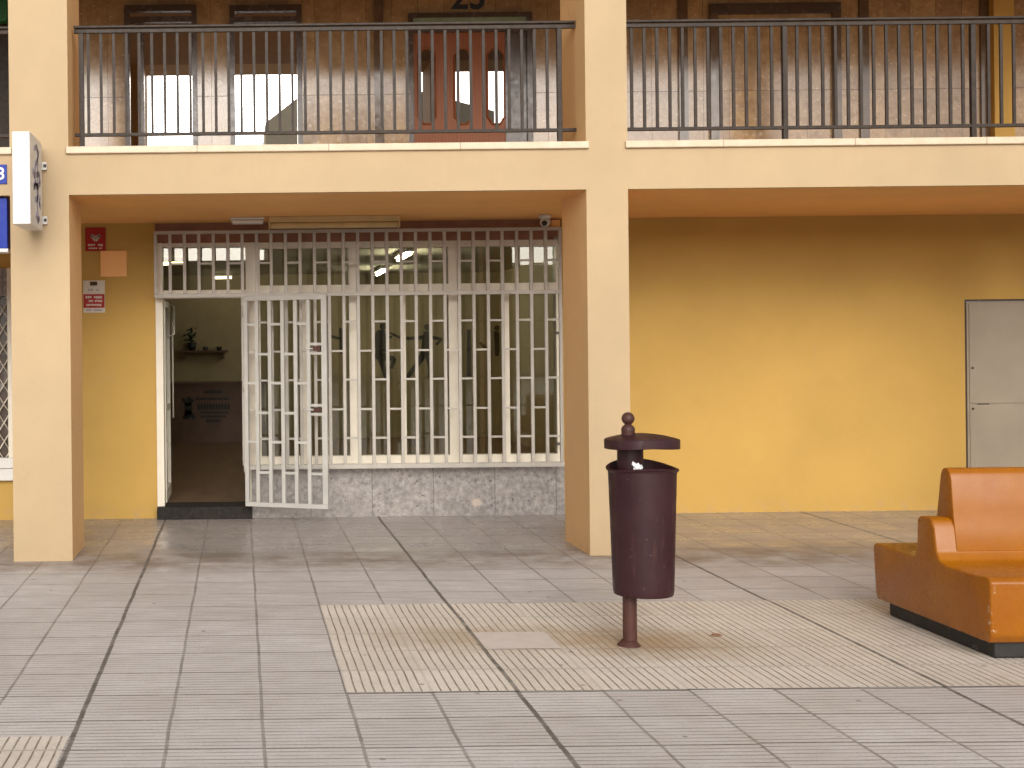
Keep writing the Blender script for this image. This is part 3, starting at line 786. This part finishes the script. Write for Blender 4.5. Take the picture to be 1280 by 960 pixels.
for i, px in enumerate(xs):
    c = gx(px); full = px > 303
    up = MB(); bar(up, c - bw, c + bw, ZM + .001, ZT - .031); up.build("vertical_bar", M['grille'], gr)
    if full:
        lo = MB(); bar(lo, c - bw, c + bw, ZB + .021, ZM - .036); lo.build("vertical_bar", M['grille'], gr)
    if i < len(xs) - 1:
        typeA = (len(xs) - 2 - i) % 2 == 0
        x0_, x1_ = c + bw, gx(xs[i + 1]) - bw
        ys = []
        if typeA: ys.append(329)
        if full: ys += [403.5, 476, 549] if typeA else [440, 513]
        for y in ys:
            rb = MB(); z = gz(y); bar(rb, x0_ - .001, x1_ + .001, z - rung, z + rung, d=.024); rb.build("cross_bar", M['grille'], gr)
for px in (xs[0], xs[-1]):
    for yy in (300, 420, 560):
        if px < 300 and yy > 350: continue
        mb = MB().box(gx(px) - .012, gx(px) + .012, GY + .016, DW + (.0 if px < 300 else .02), gz(yy) - .012, gz(yy) + .012); mb.build("wall_bracket", M['grille'], gr)

# open gate, hinged beside the door post and folded back over the first bars
HX, HY = gx(305.5), GY - .045
gate = thing("grille_gate", "grey iron grille gate swung open from the shop doorway", "gate", (HX, HY, 0))
WG, ANG = .80, R(-21)
gz0, gz1 = PZw(632.5, HY) , PZw(371, HY)
gm = Matrix.Translation((HX, HY, 0)) @ Matrix.Rotation(ANG, 4, 'Z')
def gbox(name, x0, x1, z0, z1, d=.03, y=0): MB().box(x0, x1, y - d / 2, y + d / 2, z0, z1, .002, rot=gm).build(name, M['gate'], gate)
gbox("frame_bar", 0, WG, gz0, gz0 + .04, .036); gbox("frame_bar", 0, WG, gz1 - .04, gz1, .036)
gbox("frame_bar", 0, .036, gz0 + .041, gz1 - .041, .036); gbox("frame_bar", WG - .05, WG, gz0 + .041, gz1 - .041, .036)
npan = 6; pw = (WG - .05) / npan
H_ = [PZw(y, HY) for y in (0,)]
for k in range(npan):
    x0_ = .036 if k == 0 else k * pw + .017
    x1_ = (k + 1) * pw - .017 if k < npan - 1 else WG - .05
    if k > 0: gbox("vertical_bar", k * pw - .017, k * pw + .017, gz0 + .041, gz1 - .041)
    ys = [406, 479, 552] if k % 2 == 0 else [443, 516, 590]
    if k == 5: ys = [431, 442.5, 506, 517, 590]
    for y in ys:
        z = PZw(y, HY); gbox("cross_bar", x0_ - .001, x1_ + .001, z - .012, z + .012, .024)
for y in (436.5, 511.5):
    z = PZw(y, HY)
    gbox("lock", WG - .05 - pw * .62, WG - .06, z - .022, z + .022, .04)
    gbox("bolt", WG - .05 - pw * 1.35, WG - .05 - pw * .62, z - .006, z + .006, .012, -.02)
for o in gate.children:
    if o.name.startswith("lock"): o.data.materials.clear(); o.data.materials.append(M['rust'])
for zz in (.45, 1.2, 1.9):
    MB().tube([(HX - .005, HY + .0, zz), (HX - .005, HY, zz + .1)], .014, 8).build("hinge", M['grille'], gate)

# ------------------------------------------------------------------ balcony railings
RY = 9.95
def rz(y): return PZw(y, RY)
def railing(label, x0, x1, posts, b0, over0=0, over1=0):
    t = thing("balcony_railing", label, "railing", ((x0 + x1) / 2, RY, ZC), "railings along the gallery")
    zt, zb = rz(31), rz(167)
    MB().box(x0 - over0, x1 + over1, RY - .028, RY + .028, zt - .018, zt, .004).build("handrail", M['rail'], t)
    MB().box(x0 - over0, x1 + over1, RY - .016, RY + .016, zt - .056, zt - .026, .003).build("top_bar", M['rail'], t)
    MB().box(x0 - over0, x1 + over1, RY - .016, RY + .016, zb - .012, zb + .014, .003).build("bottom_bar", M['rail'], t)
    x = b0
    while x < x1 - .01:
        if x > x0 and min(abs(x - p) for p in posts) > .045 and not (x > max(posts) and max(posts) < 3):
            MB().box(x - .0112, x + .0112, RY - .008, RY + .008, zb + .015, zt - .057).build("baluster", M['rail'], t)
        x += .0997
    for p in posts:
        MB().box(p - .019, p + .019, RY - .019, RY + .019, ZC - .002, zt - .0575, .003).build("post", M['rail'], t)
xa, xb = LC[1], RC[0]
railing("dark iron railing in front of the wooden gallery door", PXw(93, RY, 100), PXw(719, RY, 100), [PXw(102, RY, 100), PXw(699, RY, 100)], PXw(110.5, RY, 100))
railing("dark iron railing above the blank yellow arcade wall", RC[1] - .05, RC[0] + 4.39 + .05, [PXw(745.5, RY, 100) + .0 + .0 + RC[1] - PXw(785, RY, 100) + PXw(785, RY, 100) - PXw(745.5, RY, 100) + .03, PXw(980.6, RY, 100), PXw(1215.8, RY, 100), PXw(1451, RY, 100)], PXw(980.6, RY, 100) - .0997 * 14)
railing("dark iron railing over the shop with the blue fascia", cols[0][1] - .05, LC[0] + .05, [PXw(-30, RY, 100), PXw(-265, RY, 100), PXw(-500, RY, 100)], PXw(5, RY, 100) - .0997 * 40)
# neighbour gallery: dark recess panel and green fascia at the far left
MB().box(cols[0][1], PXw(60, DU), DU - .05, DU - .003, ZF, ZU - .02).build("dark_cladding", M['rail'], bld)
gp = MB().box(PXw(-60, DU - .2), PXw(13, DU - .2), DU - .2, DU - .06, PZw(26, DU - .2, 5), PZw(26, DU - .2, 5) + .45, .01).build("green_sign_box", M['green'], None, origin=(PXw(-20, DU), DU - .06, 4.9))
tag(gp, "dark green sign box in the gallery behind the left railing", "sign")

# ------------------------------------------------------------------ signs and fittings on the facade
ls = thing("projecting_sign", "white projecting box sign with grey lettering, fixed to the left column", "sign", (PXw(36, 9.35), D0, 2.8))
sx0, sx1 = PXw(17.5, 9.05), PXw(39.8, 9.05)
sz0, sz1 = PZw(280, 9.05, 30), PZw(164, 9.05, 30)
MB().box(sx0, sx1, 9.05, 9.60, sz0, sz1, .006).build("sign_box", M['white'], ls)
for py_ in (207, 275):
    zz = PZw(py_, 9.64, 57)
    br = MB().box(sx0 + .03, PXw(61, 9.68), 9.655, D0 - .002, zz - .03, zz + .03, .004)
    br.box((sx0 + sx1) / 2 - .02, (sx0 + sx1) / 2 + .02, 9.60, 9.655, zz - .02, zz + .02)
    bo = br.build("bracket", M['white'], ls)
    MB().box(PXw(58, 9.655) - .008, PXw(58, 9.655) + .012, 9.648, 9.656, zz - .01, zz + .012).build("bolt", M['black'], bo)
for py_ in (173, 269):
    MB().box((sx0 + sx1) / 2 - .006, (sx0 + sx1) / 2 + .006, 9.046, 9.051, PZw(py_, 9.05, 28) - .006, PZw(py_, 9.05, 28) + .006).build("screw", M['sticker'], ls)
le = MB()
def sstroke(pts, r):
    """lettering on the +X face of the sign, points (depth 0..1, height 0..1)"""
    V = [(9.05 + .55 * a, sz0 + (sz1 - sz0) * b) for a, b in pts]
    for p, q in zip(V, V[1:]):
        d = Vector((q[0] - p[0], q[1] - p[1]))
        nn = Vector((-d.y, d.x)).normalized() * r; e = d.normalized() * r * .5
        le.prism([(p[0] + nn.x - e.x, p[1] + nn.y - e.y), (q[0] + nn.x + e.x, q[1] + nn.y + e.y), (q[0] - nn.x + e.x, q[1] - nn.y + e.y), (p[0] - nn.x - e.x, p[1] - nn.y - e.y)], 'x', sx1 - .001, sx1 + .003)
sstroke([(.35, .86), (.55, .90), (.68, .84), (.60, .76), (.45, .70), (.38, .62)], .020)
sstroke([(.62, .86), (.60, .60), (.56, .30), (.60, .10)], .022)
sstroke([(.20, .60), (.35, .56), (.72, .62), (.80, .52), (.55, .46), (.30, .44)], .022)
sstroke([(.28, .42), (.42, .50), (.62, .44), (.60, .34), (.40, .30)], .020)
sstroke([(.78, .36), (.72, .28), (.82, .26)], .020)
sstroke([(.45, .14), (.60, .08), (.72, .12)], .020)
le.build("lettering", M['ink'], ls)

bp = thing("number_plaque", "small blue plaque with a white digit on the beam at far left", "sign", (PXw(-2, D0), D0, PZw(218, D0, 0)))
MB().box(PXw(-17, D0), PXw(11, D0), D0 - .012, D0 - .001, PZw(230, D0, 5), PZw(206, D0, 5), .002).build("plate", M['blue'], bp)
text_mesh("8", .13, "digit", M['white'], bp, (PXw(3, D0), D0 - .014, PZw(218, D0, 3)), FACE, .003)
fz0, fz1 = PZw(316, 9.8, 5), ZS - .012
fs = thing("shop_fascia", "blue shop fascia hung under the beam left of the column", "shop sign", (PXw(-80, 9.8), 9.8, fz0))
MB().box(cols[0][1] + .1, PXw(12.5, 9.8), 9.74, 9.9, fz0 + .03, fz1, .004).build("panel", M['blue'], fs)
MB().box(cols[0][1] + .1, PXw(13.5, 9.8), 9.73, 9.91, fz0, fz0 + .028, .004).build("trim", M['white'], fs)

def plate(name, label, x0, y0, x1, y1, m, th=.012, D=DW):
    A, B = P(x0, y1, D), P(x1, y0, D)
    t = thing(name, label, "sign", ((A[0] + B[0]) / 2, D, A[1]))
    MB().box(A[0], B[0], D - th, D - .001, A[1], B[1], .002).build("plate", m, t); return t
def marks(t, rows, m, D, name="printed_lines", seed=3):
    rnd = random.Random(seed); mb = MB()
    for y, x0, x1, h, k in rows:
        w_ = (x1 - x0) / k
        for i in range(k):
            if rnd.random() < .12: continue
            A, B = P(x0 + i * w_, y + h * (.8 + .3 * rnd.random()), D), P(x0 + (i + .74) * w_, y, D)
            mb.box(A[0], B[0], D - .002, D, A[1], B[1])
    mb.build(name, m, t)
s1 = plate("alarm_sign", "dark red square sign on the wall just under the arcade soffit", 107, 284.5, 132, 314, M['red'])
marks(s1, [(305, 110, 129, 2.5, 6), (309.5, 111, 128, 1.8, 8)], M['sticker'], DW - .0125)
em = MB()
for pts in ([(114, 294), (119.5, 301), (125, 294)], [(114, 294), (119.5, 297), (125, 294)]): stroke(em, pts, .012, DW - .0125, .002)
em.build("emblem", M['sticker'], s1)
s2 = plate("alarm_notice", "white notice with a red band of white print, beside the column", 104.5, 350.5, 131, 391, M['sticker'])
A, B = P(104.5, 385, DW - .0125), P(130.6, 367.5, DW - .0125)
MB().box(A[0], B[0], DW - .015, DW - .0122, A[1], B[1]).build("red_band", M['red'], s2)
marks(s2, [(370, 107, 128, 3, 8), (375, 111, 128, 2.4, 9), (380, 108, 127, 2.4, 10)], M['sticker'], DW - .0152)
marks(s2, [(386.5, 108, 128, 2.2, 9), (361.5, 110, 124, 1.8, 4)], M['ink'], DW - .0125, "small_print")
A, B = P(112.5, 357, DW - .0125), P(121.5, 352, DW - .0125)
MB().box(A[0], B[0], DW - .0145, DW - .0122, A[1], B[1]).build("emblem", M['dark'], s2)
s3 = plate("orange_patch", "plain pale orange square stand-in for a masking patch, between the red sign and the notice", 126, 313.5, 158.5, 346, M['plaque'], .02)  # blank square stands in for a masking patch; no plaque known here

lamp = thing("ceiling_lamp", "short white oval bulkhead lamp on the arcade soffit above the shop door", "lamp", (PXw(311, 11.6), 11.6, ZS))
cxl, lw = PXw(311, 11.6), .155
MB().box(cxl - lw, cxl + lw, 11.52, 11.68, ZS - .02, ZS - .001, .006).build("base", M['white'], lamp)
b = MB(); b.box(cxl - lw + .01, cxl + lw - .01, 11.53, 11.67, ZS - .055, ZS - .0205, .014); b.build("diffuser", M['white'], lamp)
bt = thing("batten_lamp", "long dusty tan fluorescent batten over the shop window grille", "lamp", (PXw(420, 11.55), 11.55, ZS))
xa, xb = PXw(338, 11.5), PXw(501, 11.5)
MB().box(xa, xb, 11.48, 11.62, ZS - .055, ZS - .001, .004).build("housing", M['batten'], bt)
MB().box(xa + .01, xb - .01, 11.485, 11.60, ZS - .105, ZS - .056, .018).build("diffuser", M['batten'], bt)
for xx in (xa - .004, xb - .012): MB().box(xx, xx + .016, 11.478, 11.605, ZS - .108, ZS - .05, .004).build("end_cap", M['batten'], bt)
cm = thing("dome_camera", "small white security camera in the arcade corner by the right column", "camera", (PXw(683, 11.6), 11.6, ZS))
cx_, cz_ = PXw(683, 11.6), PZw(280, 11.6, 683)
MB().lathe(cx_, 11.6, [(0, ZS - .001), (.055, ZS - .001), (.055, ZS - .03), (.04, ZS - .035), (0, ZS - .035)], 20).build("base", M['white'], cm)
MB().lathe(cx_, 11.6, [(.036, ZS - .036), (.048, ZS - .06), (.045, ZS - .085), (.028, ZS - .105), (0, ZS - .112)], 20).build("housing", M['camera_white'], cm)
eye = MB(); eye.lathe(0, 0, [(0, .03), (.02, .025), (.026, 0)], 14)
bmesh.ops.transform(eye.bm, matrix=Matrix.Translation((cx_ - .015, 11.563, ZS - .082)) @ Matrix.Rotation(R(105), 4, 'X'), verts=eye.bm.verts)
eye.build("lens", M['black'], cm)
tag(MB().box(PXw(691, 11.9), PXw(702, 11.9), 11.9, DW - .001, ZS - .10, ZS - .02, .004).build("junction_box", M['soffit'], None, origin=(PXw(696, 11.9), DW, ZS - .06)), "small junction box beside the security camera", "junction box")

# grey service door in the right bay
gd = MB().box(XG0, XG1, DW + .02, DW + .06, .01, ZG, .003).build("service_door", M['door_grey'], bld)
zj = PZw(505, DW, 1240)
MB().box(XG0 + .02, XG1 - .02, DW + .012, DW + .0195, .03, zj - .006, .002).build("door_panel", M['door_grey'], gd)
MB().box(XG0 + .02, XG1 - .02, DW + .012, DW + .0195, zj + .006, ZG - .02, .002).build("door_panel", M['door_grey'], gd)
fr = MB(); fr.box(XG0 - .03, XG0 - .004, DW + .03, DW + .1, 0, ZG + .02).box(XG1 + .004, XG1 + .03, DW + .03, DW + .1, 0, ZG + .02).box(XG0 - .004, XG1 + .004, DW + .03, DW + .1, ZG + .003, ZG + .02)
fr.build("frame", M['dark'], gd)
MB().box(XG0 + .09, XG0 + .20, DW + .008, DW + .0125, zj - .004, zj + .006).build("latch", M['dark'], gd)
for yy in (460, 511): 
    z = PZw(yy, DW, 1216); MB().lathe(XG0 + .045, DW + .0, [(0, 0), (.01, 0), (.01, .012), (0, .012)], 10).build("rivet", M['dark'], gd)
    o = gd.children[-1]; o.data.transform(Matrix.Translation(Vector((XG0 + .045, DW + .012, z)) - Vector(bld.location)) @ Matrix.Rotation(R(90), 4, 'X') @ Matrix.Translation(-(Vector((XG0 + .045, DW, 0)) - Vector(bld.location))))

# ------------------------------------------------------------------ litter bin
BD = 6.81
bxp = PXw(786.5, BD, 700); bxc = PXw(803.5, BD, 660)
def bz(y): return PZw(y, BD, 800)
bn = thing("litter_bin", "maroon metal litter bin with ball-topped curved lid on a single post", "litter bin", (bxp, BD, 0))
pb = MB().tube([(bxp, BD, .0), (bxp, BD, .30)], [.037, .037], 20)
pb.build("post", M['rust'], bn, smooth=True)
fl = MB().lathe(bxp - .005, BD, [(.0, .022), (.037, .034), (.044, .024), (.060, .009), (.064, .002)], 18, dz=lambda t, r: .004 * math.sin(3 * t))
fl.build("base_flange", M['rust'], bn)
zt, zb = bz(583.5), bz(742)
sad = lambda t, r: .016 * (-math.cos(2 * t)) if r > .17 else 0.0
def sadk(t, r): return .013 * (-math.cos(2 * t)) + .012 * math.sin(t)
prof = [(0, zb + .004), (.140, zb + .002), (.153, zb), (.157, zb + .02), (.158, zb + .03)]
bk = MB().lathe(bxc, BD, prof + [(.158 + (.177 - .158) * k / 8, zb + .03 + (zt - zb - .05) * k / 8) for k in range(1, 9)], 48)
bk.lathe(bxc, BD, [(.177, zt - .02), (.1785, zt - .012), (.187, zt - .004), (.188, zt + .003), (.181, zt + .006), (.174, zt), (.172, zt - .03), (.15, zb + .05), (0, zb + .04)], 48,
         dz=lambda t, r: sadk(t, r) if r > .171 else 0)
bk.build("bucket", M['bin'], bn, smooth=True)
sx_ = PXw(789, BD, 560)
MB().tube([(sx_, BD + .02, zb + .06), (sx_, BD + .02, bz(553))], .068, 28).build("sleeve", M['bin'], bn, smooth=True)
lc = PXw(802.3, BD, 550); z_e = bz(547); 
lidz = lambda t, r: -.012 * abs(math.cos(t)) * (r / .195) ** 2
ld = MB().lathe(lc, BD, [(.150, z_e - .040), (.190, z_e - .047), (.195, z_e - .045), (.1955, z_e - .002), (.192, z_e + .003), (.165, z_e + .009), (.12, z_e + .016), (.06, z_e + .021), (0, z_e + .022)], 56, dz=lidz)
ld.lathe(lc, BD, [(.190, z_e - .047), (.189, z_e - .004), (.12, z_e + .010), (0, z_e + .016)], 56, dz=lidz)
ld.build("lid", M['bin'], bn, smooth=True)
fx = PXw(785, BD, 524)
zf0 = z_e + .024
rb = .034; zc_ = bz(523)
pf = [(.035, zf0 - .01), (.035, zf0 + .012), (.036, zf0 + .022), (.030, zf0 + .036), (.016, zc_ - rb * .9)] + [(rb * math.cos(a), zc_ + rb * math.sin(a)) for a in [R(d) for d in range(-60, 90, 15)]] + [(0, zc_ + rb)]
MB().lathe(fx, BD, pf, 24).build("ball_finial", M['rust'], bn, smooth=True)
pp = MB()
px0 = PXw(785.5, BD, 580); pz0 = bz(584)
g_ = []
for i in range(5):
    for j in range(4):
        g_.append(pp.bm.verts.new((px0 - .022 + i * .011 + .006 * math.sin(j * 2 + i), BD - .155 + .01 * math.sin(i * 2.1 + j), pz0 - .005 + j * .016 - i * .004 + .004 * math.cos(i * 3))))
for i in range(4):
    for j in range(3): pp.bm.faces.new((g_[i*4+j], g_[(i+1)*4+j], g_[(i+1)*4+j+1], g_[i*4+j+1]))
po = pp.build("paper_scrap", M['paper'], None, origin=(px0, BD - .155, pz0))
sd_ = po.modifiers.new("s", 'SOLIDIFY'); sd_.thickness = .0015
tag(po, "crumpled white paper scrap poking out of the litter bin", "litter")

# ------------------------------------------------------------------ bench
BX0, BX1 = 3.76, 5.86
bench = thing("double_bench", "glossy orange back-to-back bench on a black plinth", "bench", ((BX0 + BX1) / 2, 6.98, 0))
pl = MB().box(BX0 + .05, BX1 - .05, 6.45, 7.50, .003, .094, .012)
pl.build("plinth", M['plinth'], bench)
prof = [(6.42, .09), (6.395, .13), (6.395, .40), (6.42, .422), (6.60, .412), (6.80, .415), (6.86, .43), (6.893, .475), (6.915, .60), (6.935, .64), (6.965, .652), (7.06, .648), (7.085, .63), (7.092, .47), (7.11, .425), (7.17, .412), (7.40, .412), (7.56, .42), (7.585, .40), (7.56, .13), (7.545, .09)]
MB().prism(prof, 'x', BX0, BX1, .012, 3).build("seat", M['orange'], bench, smooth=True)
bp_ = [(6.95, .44), (6.888, .474), (6.909, .60), (6.923, .70), (6.940, .86), (6.952, .895), (6.973, .915), (7.0, .92), (7.025, .912), (7.042, .885), (7.06, .80), (7.088, .642), (7.02, .44)]
MB().prism(bp_, 'x', BX0 + .11, BX1 - .11, .008, 3).build("backrest", M['orange'], bench, smooth=True)

# ------------------------------------------------------------------ small litter on the paving
def leaf_at(px, py, label, s=.03):
    D = F * H / ((py - (430 - ROLL * (px - 300))))
    X = PXw(px, D, py); mb = MB()
    pts = [(-1, 0, .1), (-.4, .35, .35), (.3, .3, .3), (1, .05, .0), (.3, -.3, .4), (-.4, -.3, .2)]
    vs = [mb.bm.verts.new((X + a * s, D + b * s * 1.4, .010 + c * s)) for a, b, c in pts]; mb.bm.faces.new(vs)
    o = mb.build("dry_leaf", M['lintel'], None, origin=(X, D, .008)); m_ = o.modifiers.new("s", 'SOLIDIFY'); m_.thickness = .001
    tag(o, label, "leaf")
leaf_at(896, 797, "small dark dry leaf on the cream tiles between bin and bench", .035)
